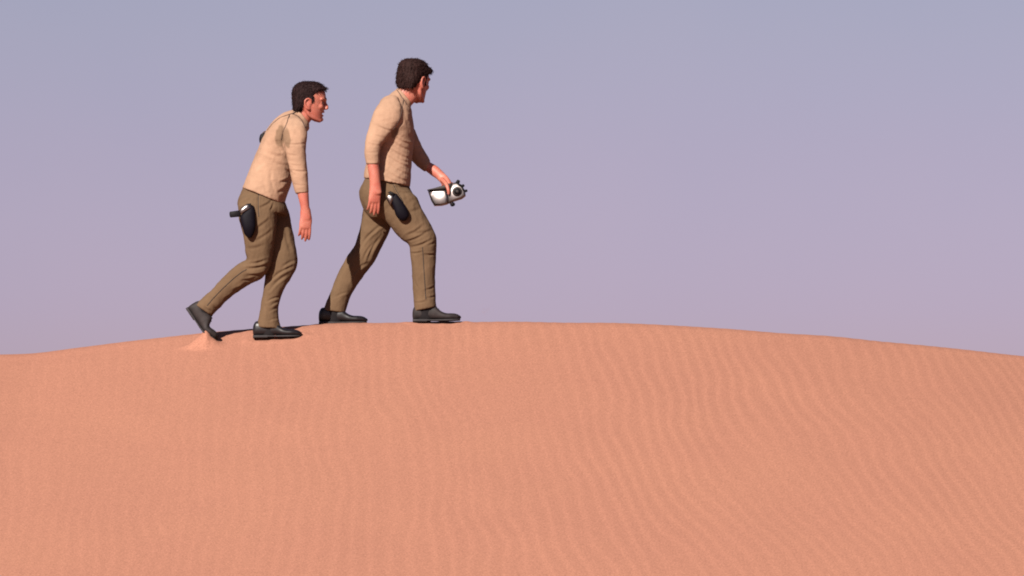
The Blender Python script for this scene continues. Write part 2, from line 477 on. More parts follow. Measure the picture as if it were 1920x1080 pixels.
# ------------------------------------------------------------------ head
def head(pose, scale, style):
    """returns Geo of the skull+face and of the hair, posed. local: u forward, v towards camera-left side, w up"""
    o, yaw, tilt = pose
    fw = Vector((math.cos(yaw)*math.cos(tilt), math.sin(yaw)*math.cos(tilt), -math.sin(tilt)))
    sd = Vector((math.sin(yaw), -math.cos(yaw), 0))          # towards the camera side (his right)
    up = sd.cross(fw) * -1
    if up.z < 0: up = -up
    def T(u, v, w): return Vector(o) + fw*(u*scale) + sd*(v*scale) + up*(w*scale)
    def D(u, v, w): return fw*(u*scale) + sd*(v*scale) + up*(w*scale)
    g = Geo()
    sk = [(35, -11, 9, 9), (31, -20, 19, 16.5), (25, -25, 26.5, 20.5), (17, -28, 30, 23), (10, -29.5, 31, 24), (4, -29.5, 31.5, 24),
          (-2, -28.5, 29.5, 23.6), (-9, -26, 29, 23), (-15, -21, 27.5, 21.5), (-21, -15, 25.8, 20), (-27, -7, 24.5, 17.5), (-33, 3, 24, 13.5), (-37, 10, 21.5, 8.5)]
    # egg-shaped slices: narrower at the face
    seg = 32; V = []; Fs = []; rows = []
    sk2 = np.array(sk, float)
    wi = np.linspace(0, len(sk)-1, 46)
    for k in wi:
        i = min(int(k), len(sk)-2); t = k-i
        p0 = sk2[max(i-1,0)]; p1 = sk2[i]; p2 = sk2[i+1]; p3 = sk2[min(i+2, len(sk)-1)]
        rows.append(0.5*((2*p1)+(-p0+p2)*t+(2*p0-5*p1+4*p2-p3)*t*t+(-p0+3*p1-3*p2+p3)*t**3))
    for (w, b, f, h) in rows:
        for j in range(seg):
            a = 2*math.pi*j/seg; c = math.cos(a); s_ = math.sin(a)
            u = (b+f)/2 + (f-b)/2*math.copysign(abs(c)**0.92, c)
            nar = 1 - (0.20 if w > -8 else 0.26)*max(0, c)**1.5
            V.append(T(u, h*nar*math.copysign(abs(s_)**0.9, s_), w))
    m = len(rows)
    for i in range(m-1):
        for j in range(seg):
            k = (j+1) % seg; Fs.append((i*seg+j, i*seg+k, (i+1)*seg+k, (i+1)*seg+j))
    Fs.append(tuple(range(seg))[::-1]); Fs.append(tuple((m-1)*seg+j for j in range(seg)))
    g.add(V, Fs)
    # nose
    def nz(u, v, w, r): return (T(u, v, w), r*scale)
    g.loft([(T(29.0, 0, 3), D(2.2, 0, 0.5), D(0, 3.4, 0)), (T(30.2, 0, -3), D(2.7, 0, 1), D(0, 3.4, 0)),
            (T(31.9, 0, -8.0), D(3.6, 0, 1.3), D(0, 4.3, 0)), (T(31.3, 0, -12.6), D(4.6, 0, 0.6), D(0, 6.0, 0))], seg=16, sub=4, cap=('soft', 'soft'))
    # brow ridge, cheekbones
    g.tube([T(22, 17, 5), T(28.2, 9, 5.2), T(30.0, 0, 4), T(28.2, -9, 5.2), T(22, -17, 5)], 2.7*scale, up=tuple(up))
    for sgn in (1, -1):
        g.ball(T(18.5, 12.5*sgn, -9), (7.5*scale, 6*scale, 6*scale), (fw, sd, up))
        # ear: rim and lobe
        e0 = T(-4.5, 22.5*sgn, -6)
        g.ball(T(-4.5, 23.5*sgn, -5.5), (5.8*scale, 2.6*scale, 10*scale), (fw, sd*sgn, up))
        rim = [T(1.5, 23*sgn, -5), T(1.5, 25.5*sgn, 1.5), T(-4, 27*sgn, 5), T(-9.5, 27.6*sgn, 1), T(-9.5, 27*sgn, -7), T(-5, 25.5*sgn, -14), T(-1, 24*sgn, -15)]
        g.tube(rim, [1.4*scale, 1.7*scale, 1.8*scale, 1.8*scale, 1.7*scale, 2.2*scale, 1.6*scale], seg=10, up=tuple(sd))
    # lips and chin
    op = style['open']
    g.tube([T(22.5, 8, -18.8), T(26.8, 3, -18.6), T(27.4, 0, -18.8), T(26.8, -3, -18.6), T(22.5, -8, -18.8)], 1.9*scale, up=tuple(up))
    g.tube([T(21.5, 7.5, -21-op), T(25.2, 3, -22-op), T(25.8, 0, -22.2-op), T(25.2, -3, -22-op), T(21.5, -7.5, -21-op)], 2.0*scale, up=tuple(up))
    g.ball(T(20.5, 0, -32.5), (6*scale, 7*scale, 5*scale), (fw, sd, up))
    # eyelids
    for sgn in (1, -1):
        g.tube([T(21.5, 15.5*sgn, -1.0), T(25.6, 12*sgn, 1.0), T(27.2, 8.5*sgn, 1.2), T(26.4, 5*sgn, -0.6)], 1.5*scale, seg=10, up=tuple(up))
        g.tube([T(21.5, 15.5*sgn, -2.2), T(25.0, 12*sgn, -4.6), T(26.4, 8.5*sgn, -5.0), T(26.2, 5*sgn, -3.4)], 1.4*scale, seg=10, up=tuple(up))
    # jaw line
    for sgn in (1, -1):
        g.tube([T(-5, 19*sgn, -14), T(-2, 18*sgn, -24), T(8, 14*sgn, -31), T(19, 7*sgn, -35)], 3.6*scale, up=tuple(up))
    g.T = T; g.fw = fw; g.sd = sd; g.up = up
    # hair volume
    h = Geo()
    V = []; Fs = []; rows = []
    sk2 = np.array(style['hair'], float) * 0.968
    for k in np.linspace(0, len(sk2)-1, 40):
        i = min(int(k), len(sk2)-2); t = k-i
        rows.append(sk2[i]*(1-t)+sk2[i+1]*t)
    seg = 40
    for (w, b, f, hw) in rows:
        for j in range(seg):
            a = 2*math.pi*j/seg; c = math.cos(a); s_ = math.sin(a)
            ex = 0.85 if (c < 0 or w > 27) else 0.85 - 0.47*min(1, (27-w)/5.0)
            u = (b+f)/2 + (f-b)/2*math.copysign(abs(c)**ex, c)
            V.append(T(u, hw*math.copysign(abs(s_)**ex, s_)*(1-0.10*max(0, c)*(ex > 0.8)), w))
    m = len(rows)
    for i in range(m-1):
        for j in range(seg):
            k = (j+1) % seg; Fs.append((i*seg+j, i*seg+k, (i+1)*seg+k, (i+1)*seg+j))
    Fs.append(tuple(range(seg))[::-1]); Fs.append(tuple((m-1)*seg+j for j in range(seg)))
    h.add(V, Fs)
    for sgn in (1, -1):   # sideburns
        h.tube([T(4, 23.6*sgn, 8), T(4.5, 23.4*sgn, 1), T(5, 22.8*sgn, style['burn'])], [4.5*scale, 3.2*scale, 1.4*scale], flat=0.4, up=tuple(sd))
    return g, h

def face_carve(V, g, scale):
    """eye sockets, mouth gap and nasolabial line pressed into the fused head"""
    def press(u, v, w, r, d):
        nonlocal V
        c = np.array(g.T(u, v, w)); q = V - c; rr = np.linalg.norm(q, axis=1)
        V = V - np.array(g.fw)[None, :] * (d*scale*np.exp(-(rr/(r*scale))**2))[:, None]
    for sgn in (1, -1):
        press(27, 9.5*sgn, -1.5, 5.0, 3.6)
        press(29, 4.5*sgn, -2.5, 3.2, 1.6)
        press(27.5, 7*sgn, -16, 3.0, 1.0)
    press(28, 0, -16.5, 2.2, 0.8)
    for v in (-3.5, -1.7, 0, 1.7, 3.5):
        press(26 - abs(v)*0.3, v, -20.4 - g.open*0.5, 1.4 + g.open*0.38, 2.2 + g.open*0.7)
    press(24.5, 0, -27.8, 3, 0.8)
    return V

def tufts(tree_V, tree_N, count, L, w, direction, seedv, keep):
    """many small locks lying on the hair so that it reads as strands"""
    rng = random.Random(seedv); V = []; F = []
    idx = [i for i in range(len(tree_V)) if keep(tree_V[i], tree_N[i])]
    for _ in range(count):
        i = rng.choice(idx); p = Vector(tree_V[i]); n = Vector(tree_N[i])
        d = Vector(direction(p, n)); d = d - n*d.dot(n)*0.85
        d += Vector((rng.uniform(-.35, .35), rng.uniform(-.35, .35), rng.uniform(-.35, .35)))
        d.normalize(); d = (d + n*rng.uniform(0.04, 0.30)).normalized()
        s_ = n.cross(d).normalized()*w*rng.uniform(0.5, 1.2); l = L*rng.uniform(0.5, 1.3)
        b = len(V)
        V += [p - s_ - n*0.6, p + s_ - n*0.6, p + d*l*0.55 + s_*0.7 + n*0.5, p + d*l*0.55 - s_*0.7 + n*0.5, p + d*l]
        F += [(b, b+1, b+2, b+3), (b+3, b+2, b+4)]
    return V, F

def hand(g, W, D, Tm, length, curl, spread=0.10, thumb=None, width=0.42, fing=None, drift=(0, 0, 0)):
    """W wrist, D along the hand, Tm towards the thumb side; N = back of the hand"""
    W = Vector(W); D = Vector(D).normalized(); Tm = Vector(Tm); Tm = (Tm - D*Tm.dot(D)).normalized()
    return W, D, Tm

def add_hand(g, W, D, Tm, N, length=57, curl=(14, 20, 16), thumb=None, fan=0.10, curls=None):
    W = Vector(W); D = Vector(D).normalized(); Tm = Vector(Tm); Tm = (Tm - D*Tm.dot(D)).normalized()
    N = Vector(N); N = (N - D*N.dot(D) - Tm*N.dot(Tm)).normalized()
    pl = length*0.50; hw = length*0.192
    def sec(t, a, b, off=0): return (tuple(W + D*(pl*t) + Tm*off), tuple(Tm*a), tuple(N*b))
    g.loft([sec(-0.15, hw*0.80, 6.4), sec(0.15, hw*0.92, 6.0, 0.4), sec(0.5, hw*1.05, 5.2, 0.8), sec(0.85, hw*1.06, 4.4), sec(1.0, hw*0.98, 3.8)], seg=20, sub=4, p=2.4)
    lens = [0.44, 0.49, 0.46, 0.37]
    for i in range(4):
        off = hw*(0.77 - 0.515*i)
        base = W + D*(pl*(0.97 - 0.03*abs(i-1))) + Tm*off
        d = (D + Tm*(fan*(1.3 - i))).normalized(); L = length*lens[i]
        cu = curls[i] if curls else curl
        pts = [base - d*4, base]; ax = Tm
        p = base.copy()
        for j, fr in enumerate((0.45, 0.31, 0.24)):
            a = R(cu[j] + 2*i); n_ = -N
            rot = Matrix.Rotation(0, 3, 'X')
            side = d.cross(n_).normalized()
            d = (Matrix.Rotation(a, 3, side) @ d).normalized()
            N_local = None
            # keep the curl turning towards the palm
            p = p + d*L*fr; pts.append(p.copy())
        rr = [3.35, 3.2, 2.95, 2.7, 2.2] if i < 3 else [3.0, 2.9, 2.6, 2.35, 2.0]
        g.tube(pts, rr, seg=10, sub=3, up=tuple(N))
    if thumb is None:
        b = W + D*(pl*0.25) + Tm*(hw*0.35) - N*2.5
        d = (D*0.80 + Tm*0.42 - N*0.40).normalized(); d2 = (D*0.96 - Tm*0.02 - N*0.30).normalized()
        thumb = [b, b + d*length*0.20, b + d*length*0.20 + d2*length*0.17, b + d*length*0.20 + d2*length*0.31]
    g.tube(thumb, [4.4, 4.0, 3.4, 2.7] if len(thumb) == 4 else 3.2, seg=12, sub=4, up=tuple(N))

def hairline_keep(V, N, g, scale): return True

def build_shoe(fig, root, heel, ang, toe_ang, L, mat, name='shoe', label=None, bend=0.66, wide=1.0, tall=1.04):
    """heel = (px, py, depth) of the heel's bottom corner; ang = tilt of the sole, degrees downwards towards the toe"""
    a0, a1 = R(ang), R(toe_ang); hx, hy, hd = heel
    def fr(u):
        ub = L*bend
        if u <= ub: k = 0.0
        else: k = 1.0
        d0 = Vector((math.cos(a0), 0, -math.sin(a0))); d1 = Vector((math.cos(a1), 0, -math.sin(a1)))
        base = Vector((hx, hd, -hy))
        if u <= ub: p = base + d0*u
        else: p = base + d0*ub + d1*(u-ub)
        t = min(max((u-ub*0.85)/(ub*0.3), 0), 1); a = a0*(1-t)+a1*t
        return p, Vector((math.cos(a), 0, -math.sin(a))), Vector((math.sin(a), 0, math.cos(a)))
    k = L/88.0
    prof_ = [(0.5, 4.5, 25, 7.5), (4, 4, 30, 10), (12, 4, 31, 11.5), (22, 4, 30.5, 12), (32, 4, 30, 12.3), (39, 4, 29.5, 13), (44, 4, 28, 13.3), (49, 4, 23, 13.8),
             (56, 3.6, 18.5, 14.8), (64, 3.4, 16, 15), (72, 3.4, 15.6, 14.6), (79, 3.4, 15, 12.8), (85, 3.8, 13.2, 10.5), (88.3, 5, 11, 6)]
    g = Geo(); secs = []
    for (u, b, t, w) in prof_:
        p, d, n = fr(u*k); t = b + (t-b)*tall; c = p + n*(b+t)/2*k
        secs.append((tuple(c), tuple(n*(t-b)/2*k), (0, w*k*wide, 0)))
    g.loft(secs, seg=24, sub=4, p=2.5, cap=('soft', 'round'))
    # raised toe seam + tongue
    V, F, N = fuse(g, 1.3, 2)
    sh = part(fig, name, V, F, mat, root)
    if label: sh['label'] = label
    s_ = Geo(); secs = []
    for (u, w) in ((-0.8, 8.5), (3, 11), (12, 12.2), (24, 12), (26.5, 11.8)):
        p, d, n = fr(u*k); secs.append((tuple(p + n*2.6*k), tuple(n*2.7*k), (0, w*k*wide, 0)))
    s_.loft(secs, seg=20, sub=3, p=6, cap=('flat', 'flat'))
    secs = []
    for (u, w, h) in ((25, 11.8, 1.6), (36, 12.2, 1.5), (50, 14.4, 1.7), (62, 15.8, 1.9), (72, 15.4, 1.9), (80, 13.4, 1.9), (86, 9.5, 1.8), (89.5, 4, 1.6)):
        p, d, n = fr(u*k); secs.append((tuple(p + n*(3.2)*k), tuple(n*h*k), (0, w*k*wide, 0)))
    s_.loft(secs, seg=20, sub=3, p=6, cap=('flat', 'flat'))
    geo_part(fig, 'sole', s_, M_SOLE, sh, thing_root=root)
    lc = Geo()
    for i in range(4):
        u = 36 + i*4.2; p, d, n = fr(u*k)
        top = 29.8 - max(0, (u-42))*1.0
        w = 5.0
        a = p + n*(3.8+(top-3.8)*tall)*k
        lc.tube([a + Vector((0, -w*k, 0)) - n*1.6, a + n*0.9 - Vector((0, w*.4, 0)), a + n*0.9 + Vector((0, w*.4, 0)), a + Vector((0, w*k, 0)) - n*1.6], 0.55, seg=6, sub=3, up=tuple(n))
    geo_part(fig, 'laces', lc, M_BLACKP, sh, thing_root=root)
    return sh

def ell_dark(V, blobs, ymax=0):
    s_ = np.zeros(len(V))
    for (x, y, rx, ry, ang) in blobs:
        c, k = math.cos(R(ang)), math.sin(R(ang)); dx = V[:, 0]-x; dy = -V[:, 2]-y
        u = (dx*c+dy*k)/rx; v = (-dx*k+dy*c)/ry; r = np.sqrt(u*u+v*v)
        r = r + 0.07*np.sin(V[:, 0]*0.5+V[:, 2]*0.37)
        s_ = np.maximum(s_, np.clip((1.12-r)/0.26, 0, 1))
    s_[V[:, 1] > ymax] = 0
    return s_

HAIR_A = [(41, -12, 8, 7), (39, -20, 17, 15), (36, -26, 24, 20), (31, -31, 30, 23.5), (27, -33.5, 33.5, 25), (24, -34.2, 31.5, 26), (21.5, -34.6, 20, 26.4), (16, -35, 13, 26.4), (10, -35, 10, 26),
          (4, -34.6, 4.5, 25.4), (0, -34, -4, 24.8), (-5, -33.5, -8, 24), (-12, -33, -12.5, 22), (-18, -33.5, -14.5, 18), (-22, -31, -17, 12)]
HAIR_B = [(40.5, -15, 5, 9), (38.5, -22, 13, 16), (35, -28, 20, 21), (30, -32, 25.5, 24.5), (24, -34, 29, 26), (20, -34.6, 29.5, 26.6), (16.5, -34.8, 25, 26.8), (12, -34.8, 16, 26.8), (6, -34.5, 11, 26.6),
          (0, -33.8, 2, 25.6), (-5, -33, -8, 24.2), (-10, -31.5, -11.5, 22), (-15, -30, -13.5, 19), (-17, -28.5, -16, 15)]

def do_head(fig, root, body, pose, scale, style, hair_mat):
    g, h = head(pose, scale, style); g.open = style['open']
    body.add(g.V, g.F)
    hv, hf, hn = fuse(h, 1.3, 1)
    o = np.array([noise.noise(Vector(v)*0.28)*1.1 + noise.noise(Vector(v)*0.6)*0.6 for v in hv])
    hv = hv + hn*(o*scale)[:, None]
    fw, sd, up = g.fw, g.sd, g.up; c0 = Vector(pose[0])
    def keep(p, n):
        q = Vector(p)-c0; return True
    def direc(p, n):
        q = (p - c0); w_ = q.dot(up)/scale; u_ = q.dot(fw)/scale
        if w_ > 24: return fw*1.0 + sd*0.2*(1 if q.dot(sd) > 0 else -1)
        if u_ > 8: return fw*0.6 - up*0.8
        return -up*1.0 - fw*0.15
    tv, tf = tufts(hv, hn, 2100, 6.6*scale, 0.5, direc, style['seed'], keep)
    b = len(hv); V = [tuple(v) for v in hv] + [tuple(v) for v in tv]
    F = list(hf) + [tuple(i+b for i in f) for f in tf]
    part(fig, 'hair', V, F, hair_mat, root, smooth=True)
    for sgn in (1, -1):
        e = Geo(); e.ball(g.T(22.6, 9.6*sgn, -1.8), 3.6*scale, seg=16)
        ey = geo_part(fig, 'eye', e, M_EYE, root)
        i_ = Geo(); i_.ball(g.T(25.3, 9.4*sgn, -1.8), (1.2*scale, 1.9*scale, 1.9*scale), (g.fw, g.sd, g.up), seg=12)
        geo_part(fig, 'iris', i_, M_IRIS, ey, thing_root=root)
    # eyebrows
    eb = Geo()
    for sgn in (1, -1):
        eb.tube([g.T(31.3, 4.5*sgn, 5.8), g.T(29.8, 9*sgn, 7.4), g.T(24.5, 16*sgn, 6.4)], [1.2*scale, 1.2*scale, 0.6*scale], seg=8, up=tuple(up))
    geo_part(fig, 'eyebrows', eb, hair_mat, root)
    return g

def finish_body(fig, root, body, g, scale, far_zone):
    V, F, N = fuse(body, 1.25, 2, 0.45)
    # carve only round the face
    c = np.array(g.T(0, 0, 0)); near = np.linalg.norm(V-c, axis=1) < 50*scale
    Vh = face_carve(V[near], g, scale); V[near] = Vh
    st = np.zeros(len(V))
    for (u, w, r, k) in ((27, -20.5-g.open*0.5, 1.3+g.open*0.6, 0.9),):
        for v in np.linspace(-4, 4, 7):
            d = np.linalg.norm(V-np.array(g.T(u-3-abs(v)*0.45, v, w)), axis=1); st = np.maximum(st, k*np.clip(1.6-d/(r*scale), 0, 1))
    for v in np.linspace(-8, 8, 9):
        for w in (-18.0, -22.6-g.open):
            d = np.linalg.norm(V-np.array(g.T(27.3-abs(v)*0.5, v, w)), axis=1); st = np.maximum(st, 0.22*np.clip(1.6-d/(2.2*scale), 0, 1))
    for (u, v, w, rr_) in ((25, 10, -1, 4.0), (25, -10, -1, 4.0), (28.5, 4, -3, 2.5), (28.5, -4, -3, 2.5)):  # shade of the eye sockets painted into the skin colour
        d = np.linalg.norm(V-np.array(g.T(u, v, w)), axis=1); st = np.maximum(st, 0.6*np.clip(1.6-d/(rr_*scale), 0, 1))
    for (u, v, w, rr_) in ((8, 18, -27, 10), (17, 12, -29, 9), (22, 5, -31, 7), (2, 19, -22, 8), (8, -18, -27, 10), (17, -12, -29, 9), (22, -5, -31, 7)):
        d = np.linalg.norm(V-np.array(g.T(u, v, w)), axis=1); st = np.maximum(st, 0.14*np.clip(1.5-d/(rr_*scale), 0, 1))
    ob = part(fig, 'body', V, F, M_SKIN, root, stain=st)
    return ob
# ================================================================== PERSON WALKING BEHIND (left in the photo)
def person_a():
    y0 = YA_FAR - 9/PXM
    fig = Figure(520, 633, y0)
    dfar = (YA_FAR-y0)*PXM; dnear = (YA_NEAR-y0)*PXM
    print('A lateral', dfar, dnear)
    hf = 9
    root = root_empty(fig, 'person', 520, 633, 0, 'person stooping forward, mouth open, sweat patch under arm, rear shoe dragging in sand', 'person')
    # ---- shirt
    g = Geo()
    g.sil([(454,352,532,384,0,50.5), (458,342,538,365,0,49), (464,327,545,345,0,47), (471,309,549,320,0,46), (479,289,553,295,0,48), (487,270,559,272,0,51),
           (495,252,568,254,0,54), (505,235,576,244,0,52), (518,220,579,240,0,42), (533,210,579,238,0,30), (545,206,578,236,0,22)], seg=40, cap=('flat', 'soft'), p=2.35)
    g.sil([(547,206,578,240,0,20), (552,203,579,234,0,18.5), (556,203,579,230,0,18)], cap=('flat', 'flat'))
    near_sleeve = [(527,235,568,228,-42,16), (530,248,575,238,-52,19), (533,262,577,257,-57,19), (535,278,575,275,-60,18), (539,296,575,294,-61,17),
                   (544,316,577,314,-62,16), (549,340,579,338,-62,15), (556,366,580,364,-61,13.5)]
    g.sil(near_sleeve, cap=('round', 'flat'))
    g.tube([(550,38,-240), (543,60,-262), (534,74,-290), (527,80,-312), (522,78,-335), (517,72,-352)], [19, 18, 16, 14, 13, 12], seg=20, cap=('round', 'flat'))
    V, F, N = fuse(g, 1.55, 4)
    V = crumple(V, N, 0.8, 26, (1, 1, 1.4), 3.1); V = crumple(V, N, 0.4, 11, (1.1, 1, 0.8), 5.1)
    V = folds(V, N, [(539,274,576,272,1.7,1.6), (546,322,578,325,1.7,1.5), (544,311,568,315,1.6,0.8), (552,349,577,351,1.8,0.9), (536,291,560,296,2,0.9),
                     (509,322,516,362,2.6,1.5), (537,318,548,327,2.2,3.0), (529,343,545,335,2.2,3.0), (525,362,540,350,2.6,3.0), (498,288,538,296,3.5,1.0), (505,302,538,312,3,1.0),
                     (495,330,505,372,3,0.9), (475,318,500,300,4,0.8), (520,268,533,290,2.0,2.2), (531,250,534,282,1.7,2.4), (552,236,566,262,3,0.6), (541,240,556,228,3,0.5)])
    stain = ell_dark(V, [(527,257,9.5,21,8), (540,262,6.5,19,-8)])
    shirt = part(fig, 'shirt', V, F, M_SHIRT, root, stain=stain)
    shirt['label'] = 'tan long sleeved shirt with brown piping and a damp patch under the arm'
    tr = bvh(V, F)
    for pts in ([(556,209), (549,213), (541,216), (525,222), (511,234), (502,245)], [(543,216), (540,232), (536,243), (531,254), (529,264)],
                [(549,214), (560,219), (568,230), (573,242)], [(556,208), (549,215)]):
        pg = drape([tr], pts, 1.0)
        geo_part(fig, 'piping', pg, M_PIPING, shirt, thing_root=root)
    # shirt hem: a thin turned edge
    # ---- trousers
    g = Geo()
    g.sil([(464,335,528,358,0,37), (455,353,532,375,0,42), (446,376,539,392,0,47), (447,391,538,402,0,45)], seg=36, cap=('flat', 'flat'), p=2.3)
    nd = min(dnear, -12); nd = max(nd, -26)
    near_leg = [(446,388,520,380,-24,27), (450,415,519,415,-25,27), (458,447,516,447,-24,25), (461,472,512,470,-21,23.5), (462,487,505,503,-18,22), (450,494,489,523,-14,21),
                (430,509,466,534,-8,19), (408,531,437,553,-2,17.5), (386,553,416,572,4,16), (365,570,397,592,7,16)]
    far_leg = [(466,378,535,386,20,24), (470,392,541,398,20,26), (478,425,547,428,16,25), (488,455,553,460,12,24), (496,482,557,485,9,22.5), (498,505,554,503,8,21.5), (496,528,541,527,8,19.5),
               (492,555,526,555,8,18), (486,588,521,588,9,17), (481,613,526,616,hf,17)]
    g.sil(near_leg, cap=('round', 'flat')); g.sil(far_leg, cap=('round', 'flat'))
    V, F, N = fuse(g, 1.55, 3)
    V = crumple(V, N, 1.2, 22, (1, 1, 0.7), 8.4); V = crumple(V, N, 0.4, 10, (1.2, 1, 0.7), 6.1)
    V = folds(V, N, [(487,366,487,404,1.5,2.0), (489,392,513,376,2.2,1.4), (509,396,514,383,2,1.8), (470,436,505,414,2.6,1.4), (478,455,512,432,2.6,1.2), (464,468,495,462,3,1.1),
                     (463,505,507,497,2.6,2.2), (466,518,502,513,2.6,2.2), (470,496,500,489,2.2,1.6), (457,527,480,522,2,1.8), (440,545,462,533,2.4,1.6), (424,560,440,548,2,1.3),
                     (549,500,505,528,2.4,2.4), (553,488,528,503,2.4,1.8), (540,515,505,545,2.4,2.0), (526,557,502,565,1.9,2.0), (524,566,507,574,1.8,1.4), (523,577,508,583,1.8,1.4), (522,597,506,601,1.8,1.2),
                     (535,420,545,470,3,1.2), (452,385,474,372,3,1.0), (396,570,410,582,2,1.0), (380,574,396,584,1.8,1.1)], 0.95)
    trousers = part(fig, 'trousers', V, F, M_TROUSER, root, stain=np.zeros(len(V)))
    tt = bvh(V, F)
    z = drape([tt], [(389,573), (400,560), (420,540), (440,522), (455,511), (463,507)], 0.85); geo_part(fig, 'zip', z, M_ZIP, trousers, thing_root=root)
    z = drape([tt], [(486,366), (486,390), (487,408)], 0.8); geo_part(fig, 'pocket_seam', z, M_ZIP, trousers, thing_root=root)
    # ---- body
    b = Geo()
    b.sil([(470,350,522,370,0,34), (476,325,535,335,0,36), (488,295,545,297,0,38), (500,262,558,264,0,42), (515,238,568,246,0,38), (535,220,572,238,0,24), (551,208,576,234,0,15), (556,200,583,224,0,15.5), (562,190,590,210,0,16)], seg=30)
    for leg in (near_leg, far_leg): b.sil(leg[:-1], shrink=0.74, cap=('round', 'soft'))
    b.sil([(490,580,516,580,hf,10), (488,615,515,615,hf,10), (488,627,530,627,hf,10)], shrink=0.8)
    b.sil([(383,560,403,574,5,9), (372,576,392,590,7,9)], shrink=0.8)
    b.sil([r for r in near_sleeve[:7]], shrink=0.72)
    b.sil([(550,340,576,340,-62,12), (558,364,580,363,-61,11.5), (562,378,581,378,-61,10.5), (565,392,582,392,-61,8.8), (564.5,402,584,402,-61,7.2), (564.5,412,585,412,-61,6)])
    add_hand(b, (575,-61,-400), (-0.03, 0.02, -1), (1, 0.25, 0), (-0.2, -1, 0), length=58, curl=(10, 13, 12), fan=0.035)
    b.tube([(550,38,-240), (543,60,-262), (534,74,-290), (527,80,-312), (520,76,-345), (513,68,-370), (508,64,-384)], [13, 13, 12, 11, 10, 8.5, 7.5], seg=16)
    add_hand(b, (508,64,-384), (-0.1, -0.05, -1), (1, 0.3, 0.15), (0, 1, 0), length=55, curl=(20, 28, 22))
    style = dict(hair=HAIR_A, open=2.6, burn=-4, seed=5)
    hg = do_head(fig, root, b, ((580, 0, -190.5), R(4), R(0)), 0.99, style, M_HAIR_A)
    finish_body(fig, root, b, hg, 0.99, None)
    # ---- shoes
    build_shoe(fig, root, (475,633.5,hf), 0.0, -1.0, 88, M_SHOE)
    build_shoe(fig, root, (348,579,7), 56, 32, 83, M_SHOE_DUSTY, tall=1.22, wide=1.1, label='dusty black shoe, toe down in the sand')
    sk = Geo(); sk.sil([(490,600,518,600,hf,12), (488,612,519,612,hf,12.5), (489,624,519,624,hf,12)]); geo_part(fig, 'sock', sk, M_SOCK, root)
    sk = Geo(); sk.sil([(374,563,400,582,6,12), (367,574,393,593,7,12.5), (362,584,386,602,7,11)]); geo_part(fig, 'sock', sk, M_SOCK, root)
    # small dark object showing past the back
    gd = root_empty(fig, 'gadget', 489, 266, 8, 'small dark object peeking out behind the back of the stooping person', 'gadget')
    q = Geo(); q.sil([(487,251,500,248,8,5), (485,258,500,258,8,6), (485.5,265,498,268,8,5)], seg=16, sub=3, p=3, cap=('soft', 'soft'))
    geo_part(fig, 'casing', q, M_BLACKP, gd)
    q = Geo(); q.tube([(490,8,-251), (494,8,-246), (501,8,-244)], 1.2, seg=8); geo_part(fig, 'loop', q, M_PIPING, gd)
    # ---- hip pouch with a silver topped tool
    po = root_empty(fig, 'hip_pouch', 466, 448, -57, 'dark rounded pouch with silver top and square grip on hip of stooping person', 'pouch')
    q = Geo()
    q.sil([(457,402,477,388,-54,6), (452,409,480,400,-55,8), (454,420,481,416,-56,9), (457,431,481,429,-56,9), (460,441,478,440,-55,7.5), (465,447,474,447,-54,5)], seg=24, sub=5, p=2.6, cap=('soft', 'soft'))
    geo_part(fig, 'pouch_body', q, M_POUCH, po)
    q = Geo(); q.sil([(452,405,474,391,-56,6.5), (450,400,471,386,-56,6.5), (453,394,468,384.5,-55.5,5.5)], seg=22, sub=4, p=3, cap=('flat', 'soft'))
    geo_part(fig, 'silver_cap', q, M_SILVER, po)
    q = Geo(); q.sil([(433.5,399.5,434.5,410.5,-57,5), (451,397,452,409,-57,5)], seg=16, sub=2, p=7, cap=('soft', 'soft'))
    geo_part(fig, 'grip', q, M_BLACKP, po)
    q = Geo(); q.sil([(468.5,384.5,472.5,384,-57,3), (469,393,473.5,392.5,-57,3)], seg=12, sub=2, p=4, cap=('flat', 'flat'))
    geo_part(fig, 'belt_clip', q, M_BLACKP, po)
    return fig
figA = person_a()

